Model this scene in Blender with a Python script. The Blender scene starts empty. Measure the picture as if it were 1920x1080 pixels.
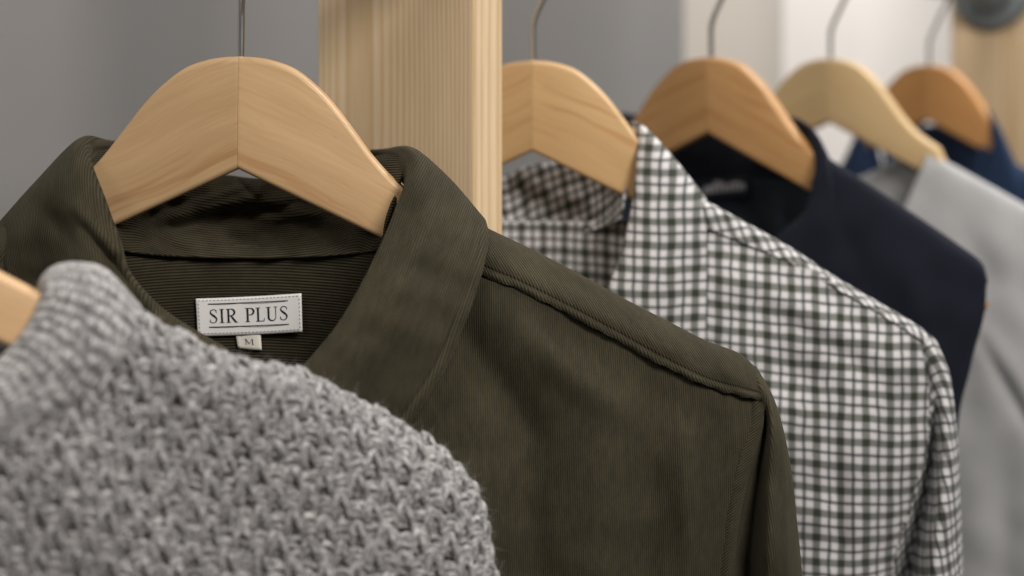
import bpy, math, random
import numpy as np
from mathutils import Vector, Matrix

rng = np.random.default_rng(7)
random.seed(7)
scene = bpy.context.scene
col = scene.collection

# ------------------------------------------------------------------ camera
CAM_Z = 1.5
FPX = 1920 * 50.0 / 36.0            # focal length in pixels of the 1920 wide photograph
HORIZON = 120.0
cam_data = bpy.data.cameras.new('camera')
cam_data.lens = 50.0
cam_data.sensor_width = 36.0
cam_data.shift_y = -(540.0 - HORIZON) / 1920.0
cam_data.clip_start = 0.02
cam_data.clip_end = 60.0
cam_data.dof.use_dof = True
cam_data.dof.focus_distance = 0.664
cam_data.dof.aperture_fstop = 4.0
cam_data.dof.aperture_blades = 9
cam = bpy.data.objects.new('camera', cam_data)
cam.location = (0, 0, CAM_Z)
cam.rotation_euler = (math.radians(90), 0, 0)
col.objects.link(cam)
scene.camera = cam

# ------------------------------------------------------------------ light
world = bpy.data.worlds.new('World')
scene.world = world
world.use_nodes = True
bg = world.node_tree.nodes['Background']
bg.inputs[0].default_value = (1.0, 0.97, 0.93, 1)
bg.inputs[1].default_value = 0.085


def area(name, loc, target, size, power, color, size_y=None):
    l = bpy.data.lights.new(name, 'AREA')
    l.energy = power
    l.color = color
    l.size = size
    if size_y:
        l.shape = 'RECTANGLE'
        l.size_y = size_y
    o = bpy.data.objects.new(name, l)
    o.location = loc
    o.rotation_euler = (Vector(target) - Vector(loc)).to_track_quat('-Z', 'Y').to_euler()
    col.objects.link(o)
    return o


area('ceiling_lamp', (0.80, -0.70, 2.50), (0.05, 0.85, 1.4), 0.6, 36, (1.0, 0.94, 0.87))
area('ceiling_softbox', (-0.05, 0.62, 2.9), (-0.1, 0.75, 1.4), 0.6, 11, (1.0, 0.95, 0.89))
area('fill_light_near', (-0.95, -0.75, 2.5), (-0.05, 0.8, 1.45), 0.5, 7, (1.0, 0.95, 0.88))  # unseen fill light, added to brighten the wide face of the post
area('shop_lamp', (1.10, 1.45, 2.75), (0.40, 2.0, 1.45), 0.5, 36, (1.0, 0.965, 0.93))

vs = scene.view_settings
vs.view_transform = 'Standard'
vs.look = 'None'
vs.exposure = 0.0
vs.gamma = 1.0
vs.use_curve_mapping = False
scene.cycles.use_denoising = True
scene.cycles.max_bounces = 8

# ------------------------------------------------------------------ helpers
MM = 0.001


def at(px, py, d):
    """pixel of the photograph + depth in mm -> metres"""
    px = np.asarray(px, float); py = np.asarray(py, float); d = np.asarray(d, float)
    return np.stack([(px - 960) / FPX * d * MM, d * MM, CAM_Z - (py - HORIZON) / FPX * d * MM], -1)


class Plane:
    """vertical plane a garment hangs in: hook point (x0, d0) in mm, yaw: right side nearer if > 0"""
    def __init__(s, px, d0, yaw):
        s.d0 = d0; s.x0 = (px - 960) / FPX * d0; s.yaw = math.radians(yaw); s.t = math.tan(s.yaw)
        s.px = px

    def depth(s, px):
        return (s.d0 + s.t * s.x0) / (1 + s.t * (np.asarray(px, float) - 960) / FPX)

    def pt(s, px, py, w):
        return at(px, py, s.depth(px) + w)

    def along(s, P):          # mm along the plane
        return ((P[..., 0] / MM - s.x0) * math.cos(s.yaw) - (P[..., 1] / MM - s.d0) * math.sin(s.yaw))


def cubic(ctrl, n, axis):
    """Catmull-Rom along one axis"""
    c = np.moveaxis(np.asarray(ctrl, float), axis, 0)
    k = c.shape[0]
    if k == 2:
        t = np.linspace(0, 1, n)
        out = c[0][None] * (1 - t).reshape((-1,) + (1,) * (c.ndim - 1)) + c[1][None] * t.reshape((-1,) + (1,) * (c.ndim - 1))
        return np.moveaxis(out, 0, axis)
    ext = np.concatenate([(2 * c[0] - c[1])[None], c, (2 * c[-1] - c[-2])[None]], 0)
    s = np.linspace(0, k - 1, n)
    i = np.minimum(s.astype(int), k - 2)
    f = (s - i).reshape((-1,) + (1,) * (c.ndim - 1))
    p0, p1, p2, p3 = ext[i], ext[i + 1], ext[i + 2], ext[i + 3]
    out = 0.5 * (2 * p1 + (p2 - p0) * f + (2 * p0 - 5 * p1 + 4 * p2 - p3) * f ** 2 + (3 * p1 - p0 - 3 * p2 + p3) * f ** 3)
    return np.moveaxis(out, 0, axis)


def lumps(x, y, scale, seed, n=14):
    r = np.random.default_rng(seed)
    out = np.zeros_like(x)
    for _ in range(n):
        a = r.uniform(0, 2 * np.pi); k = r.uniform(.5, 1.6) / scale
        out += np.sin((x * math.cos(a) + y * math.sin(a)) * 2 * np.pi * k + r.uniform(0, 6.28))
    return out / math.sqrt(n)


def apply_folds(g, folds):
    x, y = g[..., 0], g[..., 1]
    for (x0, y0, x1, y1, wd, amp) in folds:
        dx, dy = x1 - x0, y1 - y0
        L2 = dx * dx + dy * dy
        t = ((x - x0) * dx + (y - y0) * dy) / L2
        tc = np.clip(t, 0, 1)
        dist = np.hypot(x - x0 - tc * dx, y - y0 - tc * dy)
        taper = np.clip(1.2 - np.abs(tc - .5) * 1.2, 0, 1)
        g[..., 2] += amp * np.exp(-(dist / wd) ** 2) * taper
    return g


def new_mesh(name, verts, faces, uv=None, smooth=True):
    me = bpy.data.meshes.new(name)
    verts = np.asarray(verts, np.float32).reshape(-1, 3)
    faces = np.asarray(faces, np.int32)
    k = faces.shape[1]
    me.vertices.add(len(verts)); me.vertices.foreach_set('co', verts.ravel())
    me.loops.add(faces.size); me.loops.foreach_set('vertex_index', faces.ravel())
    me.polygons.add(len(faces))
    me.polygons.foreach_set('loop_start', np.arange(0, faces.size, k, dtype=np.int32))
    me.polygons.foreach_set('use_smooth', np.full(len(faces), smooth))
    me.update(calc_edges=True)
    if uv is not None:
        l = me.uv_layers.new(name='UVMap')
        l.data.foreach_set('uv', np.asarray(uv, np.float32).reshape(-1, 2)[faces.ravel()].ravel())
    me.validate()
    return me


def grid_faces(r, c):
    i = np.arange(r * c).reshape(r, c)
    return np.stack([i[:-1, :-1], i[1:, :-1], i[1:, 1:], i[:-1, 1:]], -1).reshape(-1, 4)


def link(name, me, mat, parent, solid=0.0, offset=0.0):
    o = bpy.data.objects.new(name, me)
    if mat is not None:
        me.materials.append(mat)
    col.objects.link(o)
    if parent is not None:
        o.parent = parent
        base = parent
        while base.parent: base = base.parent
        off = base.location
        me.transform(Matrix.Translation(-Vector(off)))
    if solid:
        m = o.modifiers.new('thickness', 'SOLIDIFY'); m.thickness = solid; m.offset = offset
    return o


def thing(name, label, cat, loc, group=None):
    o = bpy.data.objects.new(name, None)
    o.empty_display_size = .05
    o.location = loc
    o['label'] = label; o['category'] = cat
    if group: o['group'] = group
    col.objects.link(o)
    return o


def normals(P):
    du = np.gradient(P, axis=1); dv = np.gradient(P, axis=0)
    n = np.cross(du, dv)
    n /= np.linalg.norm(n, axis=-1, keepdims=True) + 1e-12
    s = np.where(n[..., 1:2].mean() > 0, -1, 1)
    return n * s


def tuck_stand(ctrl, sign, first=3):
    a = np.array(ctrl, float)
    a[first:, 0, 0] = a[first:, 1, 0] + 11 * sign
    a[first:, 0, 2] = a[first:, 1, 2] + 12
    return a


def cloth(name, plane, ctrl, nr, nc, mat, parent, folds=(), uv='plane', rot=0.0, noise=0.0, nscale=120, seed=1,
          solid=0.0011, post=None, shear=0.0):
    """dense cloth patch from a grid of (px, py, offset mm) control points; returns dense positions"""
    g = cubic(cubic(np.array(ctrl, float), nr, 0), nc, 1)
    P0 = plane.pt(g[..., 0], g[..., 1], g[..., 2])
    g = apply_folds(g, folds)
    if noise:
        g[..., 2] += noise * lumps(g[..., 0], g[..., 1], nscale, seed)
    if post is not None:
        g = post(g)
    P = plane.pt(g[..., 0], g[..., 1], g[..., 2])
    if uv == 'plane':
        U = plane.along(P0); V = P0[..., 2] / MM + shear * U
    else:
        seg = np.linalg.norm(np.diff(P0, axis=1), axis=-1) / MM
        U = np.concatenate([np.zeros((nr, 1)), np.cumsum(seg, 1)], 1)
        U = U - U[:, nc // 2:nc // 2 + 1]
        seg = np.linalg.norm(np.diff(P0, axis=0), axis=-1) / MM
        V = -np.concatenate([np.zeros((1, nc)), np.cumsum(seg, 0)], 0)
        if uv == 'arcv':       # rows measured on the middle column only: straight stripes
            V = np.repeat(V[:, nc // 2:nc // 2 + 1], nc, 1)
    a = math.radians(rot)
    UV = np.stack([U * math.cos(a) + V * math.sin(a), -U * math.sin(a) + V * math.cos(a)], -1)
    me = new_mesh(name, P, grid_faces(nr, nc), UV)
    o = link(name, me, mat, parent, solid)
    return o, P


def tubes(paths, radii, sides=8):
    """paths (N, K, 3), radii (N, K) -> verts, faces, uv (u around, v along, mm)"""
    paths = np.asarray(paths, float)
    N, K, _ = paths.shape
    radii = np.broadcast_to(np.asarray(radii, float), (N, K))
    T = np.gradient(paths, axis=1)
    T /= np.linalg.norm(T, axis=-1, keepdims=True) + 1e-12
    ref = np.where(np.abs(T[..., 1:2]) > .9, np.array([1., 0, 0]), np.array([0, 1., 0]))
    A = np.cross(T, ref); A /= np.linalg.norm(A, axis=-1, keepdims=True) + 1e-12
    B = np.cross(T, A)
    th = np.arange(sides) / sides * 2 * np.pi
    ring = (A[:, :, None] * np.cos(th)[None, None, :, None] + B[:, :, None] * np.sin(th)[None, None, :, None])
    V = paths[:, :, None] + ring * radii[:, :, None, None]
    idx = np.arange(N * K * sides).reshape(N, K, sides)
    a = idx[:, :-1]; b = idx[:, 1:]
    F = np.stack([a, np.roll(a, -1, 2), np.roll(b, -1, 2), b], -1).reshape(-1, 4)
    seg = np.linalg.norm(np.diff(paths, axis=1), axis=-1) / MM
    L = np.concatenate([np.zeros((N, 1)), np.cumsum(seg, 1)], 1) + rng.uniform(0, 400, (N, 1))
    uv = np.stack(np.broadcast_arrays((th / (2 * np.pi))[None, None, :] * 6 + rng.uniform(0, 300, (N, 1, 1)), L[:, :, None]), -1)
    return V.reshape(-1, 3), F, uv.reshape(-1, 2)


def tube_obj(name, path, radius, mat, parent, sides=12):
    V, F, uv = tubes(np.asarray(path)[None], radius, sides)
    return link(name, new_mesh(name, V, F, uv), mat, parent)


def box_mesh(name, lo, hi, bevel=0.0):
    import bmesh
    bm = bmesh.new()
    bmesh.ops.create_cube(bm, size=1)
    for v in bm.verts:
        v.co = Vector([lo[i] + (v.co[i] + .5) * (hi[i] - lo[i]) for i in range(3)])
    if bevel:
        bmesh.ops.bevel(bm, geom=list(bm.edges), offset=bevel, segments=3, affect='EDGES', profile=.5)
    me = bpy.data.meshes.new(name); bm.to_mesh(me); bm.free()
    return me


# ------------------------------------------------------------------ materials
class N:
    def __init__(s, name):
        s.m = bpy.data.materials.new(name); s.m.use_nodes = True
        s.t = s.m.node_tree; s.b = s.t.nodes['Principled BSDF']

    def node(s, kind, **kw):
        n = s.t.nodes.new(kind)
        for k, v in kw.items(): setattr(n, k, v)
        return n

    def lk(s, a, b): s.t.links.new(a, b)

    def put(s, sock, v):
        if isinstance(v, (int, float)): sock.default_value = v
        elif isinstance(v, (tuple, list)): sock.default_value = tuple(v) + ((1,) if len(sock.default_value) == 4 and len(v) == 3 else ())
        else: s.lk(v, sock)

    def math(s, op, a, b=0.0, c=0.0, clamp=False):
        n = s.node('ShaderNodeMath', operation=op, use_clamp=clamp)
        s.put(n.inputs[0], a); s.put(n.inputs[1], b); s.put(n.inputs[2], c)
        return n.outputs[0]

    def mix(s, f, a, b, mode='MIX'):
        n = s.node('ShaderNodeMix', data_type='RGBA', blend_type=mode)
        s.put(n.inputs[0], f); s.put(n.inputs[6], a); s.put(n.inputs[7], b)
        return n.outputs[2]

    def noise(s, vec, scale, detail=3, rough=.55, dist=0.0):
        n = s.node('ShaderNodeTexNoise')
        s.lk(vec, n.inputs['Vector'])
        n.inputs['Scale'].default_value = scale; n.inputs['Detail'].default_value = detail
        n.inputs['Roughness'].default_value = rough; n.inputs['Distortion'].default_value = dist
        return n.outputs['Fac']

    def mapv(s, vec, scale=(1, 1, 1), rot=(0, 0, 0), loc=(0, 0, 0)):
        n = s.node('ShaderNodeMapping')
        s.lk(vec, n.inputs[0])
        n.inputs['Scale'].default_value = scale; n.inputs['Rotation'].default_value = rot; n.inputs['Location'].default_value = loc
        return n.outputs[0]

    def ramp(s, f, stops):
        n = s.node('ShaderNodeValToRGB')
        e = n.color_ramp.elements
        while len(e) > 1: e.remove(e[-1])
        e[0].position, e[0].color = stops[0][0], tuple(stops[0][1]) + (1,)
        for p, c in stops[1:]:
            x = e.new(p); x.color = tuple(c) + (1,)
        s.lk(f, n.inputs[0])
        return n.outputs[0]

    def uv(s):
        return s.node('ShaderNodeUVMap', uv_map='UVMap').outputs[0]

    def sep(s, v):
        n = s.node('ShaderNodeSeparateXYZ'); s.lk(v, n.inputs[0]); return n.outputs

    def bump(s, h, dist, strength=1.0, normal=None):
        n = s.node('ShaderNodeBump')
        s.lk(h, n.inputs['Height']); n.inputs['Distance'].default_value = dist; n.inputs['Strength'].default_value = strength
        if normal is not None: s.lk(normal, n.inputs['Normal'])
        return n.outputs[0]

    def done(s, color=None, rough=None, normal=None, **kw):
        if color is not None: s.put(s.b.inputs['Base Color'], color)
        if rough is not None: s.put(s.b.inputs['Roughness'], rough)
        if normal is not None: s.lk(normal, s.b.inputs['Normal'])
        for k, v in kw.items(): s.put(s.b.inputs[k.replace('_', ' ')], v)
        return s.m


def corduroy(name, period, ground, pile, amp=.00035):
    n = N(name)
    uv = n.uv(); U = n.sep(uv)[0]; V = n.sep(uv)[1]
    wob = n.noise(n.mapv(uv, (.05, .02, 1)), 1.0, 2)
    U2 = n.math('ADD', U, n.math('MULTIPLY', wob, period * .5))
    s = n.math('ADD', n.math('MULTIPLY', n.math('COSINE', n.math('MULTIPLY', U2, 2 * math.pi / period)), .5), .5)
    s = n.math('POWER', s, .65)
    weave = n.noise(n.mapv(uv, (1.6, 2.6, 1)), 1.0, 3, .7)
    cloud = n.noise(n.mapv(uv, (.035, .022, 1)), 1.0, 4, .6)
    nap = n.noise(n.mapv(uv, (.35, .12, 1)), 1.0, 3, .6)
    c = n.mix(s, ground, pile)  # same dye throughout; shade between the ribs is put into the ground colour
    k = n.math('ADD', n.math('MULTIPLY', weave, 1.3), .35)
    k = n.math('MULTIPLY', k, n.math('ADD', n.math('MULTIPLY', cloud, 1.2), .40))
    k = n.math('MULTIPLY', k, n.math('ADD', n.math('MULTIPLY', nap, .8), .60))
    hsv = n.node('ShaderNodeHueSaturation'); n.lk(c, hsv.inputs['Color']); n.lk(k, hsv.inputs['Value'])
    h = n.math('ADD', s, n.math('MULTIPLY', weave, .5))
    return n.done(hsv.outputs[0], .95, n.bump(h, amp), Specular_IOR_Level=.15, Sheen_Weight=.05, Sheen_Roughness=.45,
                  Sheen_Tint=(.75, .68, .5))


def gingham(name):
    n = N(name)
    uv = n.uv()
    wob = n.node('ShaderNodeVectorMath', operation='ADD')
    nz = n.node('ShaderNodeTexNoise'); nz.inputs['Scale'].default_value = .06; n.lk(uv, nz.inputs['Vector'])
    sc = n.node('ShaderNodeVectorMath', operation='SCALE'); n.lk(nz.outputs['Color'], sc.inputs[0]); sc.inputs['Scale'].default_value = 2.2
    n.lk(uv, wob.inputs[0]); n.lk(sc.outputs[0], wob.inputs[1])
    o = n.sep(wob.outputs[0])
    per = 13.2

    def stripes(t, thick, thin):
        f = n.math('FRACT', n.math('DIVIDE', t, per))
        d1 = n.math('ABSOLUTE', n.math('SUBTRACT', f, .25))
        d2 = n.math('ABSOLUTE', n.math('SUBTRACT', f, .75))
        a = n.math('MULTIPLY', n.math('SUBTRACT', thick / 2 / per + .03, d1), 1 / .06, clamp=True)
        b = n.math('MULTIPLY', n.math('SUBTRACT', thin / 2 / per + .02, d2), 1 / .04, clamp=True)
        return a, b
    au, bu = stripes(o[0], 4.1, 1.7)
    av, bv = stripes(o[1], 4.1, 1.7)
    green = (.016, .023, .011); navy = (.016, .020, .028); white = (.67, .66, .672)
    c = n.mix(n.math('MULTIPLY', bu, .80), white, navy)
    c = n.mix(n.math('MULTIPLY', bv, .80), c, navy)
    c = n.mix(n.math('MULTIPLY', au, .72), c, green)
    c = n.mix(n.math('MULTIPLY', av, .72), c, green)
    c = n.mix(n.math('MULTIPLY', n.math('MULTIPLY', au, av), .55), c, green)
    weave = n.noise(n.mapv(uv, (3, 3, 1)), 1.0, 2)
    c = n.mix(1.0, c, n.ramp(weave, [(.25, (.78, .78, .78)), (.75, (1, 1, 1))]), 'MULTIPLY')
    return n.done(c, .9, n.bump(weave, .00025), Specular_IOR_Level=.2, Sheen_Weight=.1)


def plaincloth(name, color, var=.25, scale=1.6, rough=.92, sheen=.15, tint=(1, 1, 1), bump=.0003, heather=0.0):
    n = N(name)
    uv = n.uv()
    w = n.noise(n.mapv(uv, (scale, scale, 1)), 1.0, 3)
    cl = n.noise(n.mapv(uv, (.03, .03, 1)), 1.0, 3)
    k = n.math('MULTIPLY', n.math('ADD', n.math('MULTIPLY', w, var * 2), 1 - var), n.math('ADD', n.math('MULTIPLY', cl, .3), .85))
    if heather:
        st = n.noise(n.mapv(uv, (.5, 2.4, 1)), 1.0, 4, .7)
        k = n.math('MULTIPLY', k, n.math('ADD', n.math('MULTIPLY', st, heather * 2), 1 - heather))
    hsv = n.node('ShaderNodeHueSaturation'); hsv.inputs['Color'].default_value = tuple(color) + (1,); n.lk(k, hsv.inputs['Value'])
    return n.done(hsv.outputs[0], rough, n.bump(w, bump), Specular_IOR_Level=.2, Sheen_Weight=sheen, Sheen_Tint=tint)


def maple(name, light, dark, ang, seed):
    n = N(name)
    co = n.node('ShaderNodeTexCoord').outputs['Object']
    v = n.mapv(co, (1, 1, 1), (0, ang, 0), (seed * .37, seed * .11, seed * .23))
    warp = n.noise(v, 18, 2)
    v2n = n.node('ShaderNodeVectorMath', operation='ADD')
    off = n.node('ShaderNodeCombineXYZ'); n.lk(n.math('MULTIPLY', warp, .012), off.inputs[2])
    n.lk(v, v2n.inputs[0]); n.lk(off.outputs[0], v2n.inputs[1]); v2 = v2n.outputs[0]
    big = n.noise(n.mapv(v2, (8, 30, 70)), 1.0, 3, .5)
    fine = n.noise(n.mapv(v2, (45, 400, 900)), 1.0, 3, .6)
    streak = n.noise(n.mapv(v2, (12, 60, 210)), 1.0, 2, .5)
    fleck = n.noise(n.mapv(v2, (90, 300, 700)), 1.0, 1)
    c = n.ramp(big, [(.14, dark), (.80, light)])
    c = n.mix(1.0, c, n.ramp(fine, [(.3, (.94, .93, .91)), (.7, (1.03, 1.03, 1.03))]), 'MULTIPLY')
    c = n.mix(1.0, c, n.ramp(streak, [(.28, (.84, .75, .66)), (.42, (1, 1, 1))]), 'MULTIPLY')
    c = n.mix(1.0, c, n.ramp(fleck, [(.20, (.80, .7, .62)), (.27, (1, 1, 1))]), 'MULTIPLY')
    return n.done(c, .46, n.bump(fine, .00004), Specular_IOR_Level=.38)


def pine(name, cx, cy, tint=1.0):
    """growth rings round a pith at (cx, cy) of the object's own coordinates"""
    n = N(name)
    co = n.node('ShaderNodeTexCoord').outputs['Object']
    lw = n.noise(n.mapv(co, (6, 6, 1.6)), 1.0, 2)
    lw2 = n.noise(n.mapv(co, (40, 40, 5)), 1.0, 2)
    o = n.sep(co)
    dx = n.math('ADD', n.math('SUBTRACT', o[0], cx), n.math('MULTIPLY', n.math('SUBTRACT', lw, .5), .012))
    dy = n.math('SUBTRACT', o[1], cy)
    r = n.math('SQRT', n.math('ADD', n.math('MULTIPLY', dx, dx), n.math('MULTIPLY', dy, dy)))
    r = n.math('ADD', r, n.math('MULTIPLY', lw2, .0009))
    irr = n.noise(n.mapv(co, (1, 1, .001)), 60, 1)
    f = n.math('FRACT', n.math('ADD', n.math('DIVIDE', r, .0023), n.math('MULTIPLY', irr, .6)))
    ring = n.ramp(f, [(0, (.74, .59, .41)), (.45, (.72, .56, .37)), (.80, (.58, .40, .21)), (.93, (.54, .36, .18)), (1.0, (.73, .57, .39))])
    fine = n.noise(n.mapv(co, (1500, 1500, 24)), 1.0, 2)
    cloud = n.noise(n.mapv(co, (14, 14, 3)), 1.0, 3)
    c = n.mix(.7, (.74, .59, .41), ring)
    c = n.mix(1.0, c, n.ramp(fine, [(.3, (.9, .88, .85)), (.7, (1.04, 1.04, 1.04))]), 'MULTIPLY')
    c = n.mix(1.0, c, n.ramp(cloud, [(.3, (.88 * tint, .86 * tint, .82 * tint)), (.7, (1.05 * tint, 1.05 * tint, 1.05 * tint))]), 'MULTIPLY')
    return n.done(c, .62, n.bump(fine, .00008), Specular_IOR_Level=.3)


def paint(name, color, rough=.75, var=.06):
    n = N(name)
    co = n.node('ShaderNodeTexCoord').outputs['Object']
    a = n.noise(co, 3.0, 4); b = n.noise(co, 220, 3)
    c = n.mix(1.0, color, n.ramp(a, [(.3, (1 - var,) * 3), (.7, (1 + var,) * 3)]), 'MULTIPLY')
    return n.done(c, rough, n.bump(b, .0004), Specular_IOR_Level=.3)


def metal(name, color, rough):
    n = N(name)
    co = n.node('ShaderNodeTexCoord').outputs['Object']
    a = n.noise(co, 90, 3)
    return n.done(color, n.math('ADD', n.math('MULTIPLY', a, .12), rough - .06), Metallic=1.0)


def wool(name, dark, mid, light):
    n = N(name)
    uv = n.uv()
    a = n.noise(n.mapv(uv, (.7, .35, 1)), 1.0, 4, .75)
    b = n.noise(n.mapv(uv, (.16, .05, 1)), 1.0, 3, .6)
    c = n.ramp(a, [(.34, dark), (.48, mid), (.62, light)])
    c = n.mix(1.0, c, n.ramp(b, [(.3, (.70, .70, .71)), (.7, (1.2, 1.19, 1.18))]), 'MULTIPLY')
    tw = n.sep(uv)
    ply = n.math('SINE', n.math('ADD', n.math('MULTIPLY', tw[0], 2 * math.pi / 3), n.math('MULTIPLY', tw[1], 1.4)))
    h = n.math('ADD', n.math('MULTIPLY', ply, .22), n.math('MULTIPLY', a, 1.5))
    return n.done(c, .95, n.bump(h, .0005), Specular_IOR_Level=.12, Sheen_Weight=.3, Sheen_Roughness=.5)


M = {}
M['cord_front'] = corduroy('corduroy_front', 1.0, (.0232, .0203, .0124), (.0532, .0464, .0290), .00025)
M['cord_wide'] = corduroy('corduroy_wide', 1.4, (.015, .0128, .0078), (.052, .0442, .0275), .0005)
M['cord_yoke'] = corduroy('corduroy_yoke', 1.15, (.0185, .0162, .0099), (.0556, .0486, .0305), .0003)
M['thread'] = plaincloth('olive_thread', (.040, .033, .019), .2, 4)
M['gingham'] = gingham('gingham_cotton')
M['navy_wool'] = plaincloth('navy_wool', (.0078, .0098, .0175), .3, 2.2, .95, .05, (.6, .62, .8))
M['lining'] = plaincloth('navy_lining', (.008, .014, .022), .15, 3, .55, .05)
M['grey_jersey'] = plaincloth('grey_jersey', (.39, .395, .405), .16, 1.2, .95, .1, heather=.22)
M['navy_cotton'] = plaincloth('navy_cotton', (.010, .024, .058), .2, 2.5, .9, .12, (.5, .6, .9))
M['wool'] = wool('grey_wool', (.085, .085, .088), (.235, .232, .235), (.56, .55, .555))
M['fibre'] = plaincloth('grey_fibre', (.36, .355, .355), .2, 2)
M['satin'] = plaincloth('white_satin', (.74, .73, .73), .05, 3, .42, .1, bump=.00006)
M['tape'] = plaincloth('cream_tape', (.72, .69, .62), .06, 3, .7, .1, bump=.00008)
M['ink'] = plaincloth('black_ink', (.012, .012, .016), .1, 3, .7, 0)
M['pale_thread'] = plaincloth('pale_thread', (.42, .42, .46), .2, 3)
M['grey_thread'] = plaincloth('grey_thread', (.20, .20, .21), .2, 3)
M['leather'] = plaincloth('tan_leather', (.50, .20, .05), .2, 2, .6)
M['wall_grey'] = paint('grey_wall_paint', (.185, .181, .179))
M['wall_beige'] = paint('pale_wall_paint', (.42, .39, .35))
M['wall_white'] = paint('white_wall_paint', (.74, .71, .68))
M['chrome'] = metal('chrome_wire', (.78, .78, .78), .25)
M['steel'] = metal('dark_steel', (.30, .34, .36), .55)
M['pine'] = pine('pine_post', .045, .080)
M['pine_far'] = pine('pine_post_far', .05, .05, .95)


# ------------------------------------------------------------------ the rack: walls, posts, rails
RD = np.array([.603, .797]); RN = np.array([-.797, .603])         # along the rail / behind the rail
R0 = np.array([-118., 667.])
RAIL_Z = CAM_Z + .077
rail_ang = math.atan2(RD[1], RD[0])


def wall(name, t0, t1, off, mat, thick=120):
    me = box_mesh(name, (t0 * MM, 0, 0), (t1 * MM, thick * MM, 2.9))
    me.materials.append(mat)
    o = bpy.data.objects.new(name, me); col.objects.link(o)
    p = R0 + RN * off
    o.location = (p[0] * MM, p[1] * MM, 0); o.rotation_euler = (0, 0, rail_ang)
    o['kind'] = 'structure'
    return o




def wall_t(px, off):
    k = (px - 960) / FPX
    p = R0 + RN * off
    return (k * p[1] - p[0]) / (RD[0] - k * RD[1])


WALL = 430
e1, e2 = wall_t(1282, WALL), wall_t(1482, WALL)
wall('wall', -900, e1, WALL, M['wall_grey'])
wall('wall_return', e1, e2, WALL + 12, M['wall_beige'])
wall('wall_white', e2, 4200, WALL + 30, M['wall_white'])


def post(label, corner, wide, thick, mat, s_pos):
    """corner: nearest edge (x, d); wide face runs away to the left (RN), narrow face runs along RD"""
    me = box_mesh('timber', (0, 0, 0), (thick * MM, wide * MM, 2.6), .0016)
    o = bpy.data.objects.new('timber_post', me)
    me.materials.append(mat)
    col.objects.link(o)
    o.location = (corner[0] * MM, corner[1] * MM, 0)
    o.rotation_euler = (0, 0, rail_ang)
    o['label'] = label; o['category'] = 'post'; o['group'] = 'pine posts of the rack'
    return o


c1 = np.array([-19.84, 735.0])
post('pale pine post with straight grain standing behind the olive shirt', c1, 113, 25, M['pine'], 0)
rp2 = np.array([503., 1487.])
c2 = rp2 - RN * 68
post('blurred pine post at the far right with a round grey rail flange', c2, 113, 25, M['pine_far'], 0)


def rail(label, p0, p1, flange_at=()):
    t = thing('clothes_rail', label, 'rail', (p0[0] * MM, p0[1] * MM, RAIL_Z), 'rails of the rack')
    n = 24
    path = np.array([[p0[0] + (p1[0] - p0[0]) * k / n, p0[1] + (p1[1] - p0[1]) * k / n, 0] for k in range(n + 1)]) * MM
    path[:, 2] = RAIL_Z
    tube_obj('tube', path, .0125, M['steel'], t, 24)
    for (p, r) in flange_at:
        d = np.array([RD[0], RD[1]])
        prof = [(0.0, .2), (0.0, r), (6, r), (9, r - 3), (10, r * .55), (26, r * .5), (28, r * .45), (28, .2)]
        pts = np.array([[p[0] - d[0] * a, p[1] - d[1] * a, 0] for a, _ in prof]) * MM
        pts[:, 2] = RAIL_Z
        # lathe around the rail axis
        th = np.arange(48) / 48 * 2 * np.pi
        side = np.array([RN[0], RN[1], 0]); up = np.array([0, 0, 1.])
        V = pts[:, None] + (side[None, None] * np.cos(th)[None, :, None] + up[None, None] * np.sin(th)[None, :, None]) * np.array([r_ for _, r_ in prof])[:, None, None] * MM
        idx = np.arange(len(prof) * 48).reshape(len(prof), 48)
        a, b = idx[:-1], idx[1:]
        F = np.stack([a, np.roll(a, -1, 1), np.roll(b, -1, 1), b], -1).reshape(-1, 4)
        link('flange', new_mesh('flange', V, F, smooth=False), M['steel'], t)
    return t


rail('dark steel rail that the first two hangers hang from', (-640, 150), (-19.8 - .797 * 12, 735 + .603 * 12 - 1))
b1 = c1 + RD * 25.5 + RN * 37
rail('dark steel rail running from the near post to the far post', b1, rp2 - RD * .5, [(rp2 - RD * .4, 41)])

# ------------------------------------------------------------------ hangers
UP = np.array([(0, 0), (7, -.3), (17, -2.3), (26, -6), (34.5, -12.5), (43, -21), (52, -32.5), (61, -44.5), (69.5, -54), (77, -60.5),
               (90, -68.8), (120, -85.5), (160, -107), (200, -129), (212, -136.5), (219, -144)], float)
LO = np.array([(0, -52.5), (68, -84.5), (120, -109.5), (160, -129.5), (200, -150), (212, -154), (219, -148)], float)


def smooth_curve(c, a):
    """monotone enough cubic through the points (hermite with finite differences)"""
    x, y = c[:, 0], c[:, 1]
    m = np.gradient(y, x)
    i = np.clip(np.searchsorted(x, a) - 1, 0, len(x) - 2)
    h = x[i + 1] - x[i]; t = (a - x[i]) / h
    return ((2 * t ** 3 - 3 * t ** 2 + 1) * y[i] + (t ** 3 - 2 * t ** 2 + t) * h * m[i] + (-2 * t ** 3 + 3 * t ** 2) * y[i + 1] + (t ** 3 - t ** 2) * h * m[i + 1])


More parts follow.
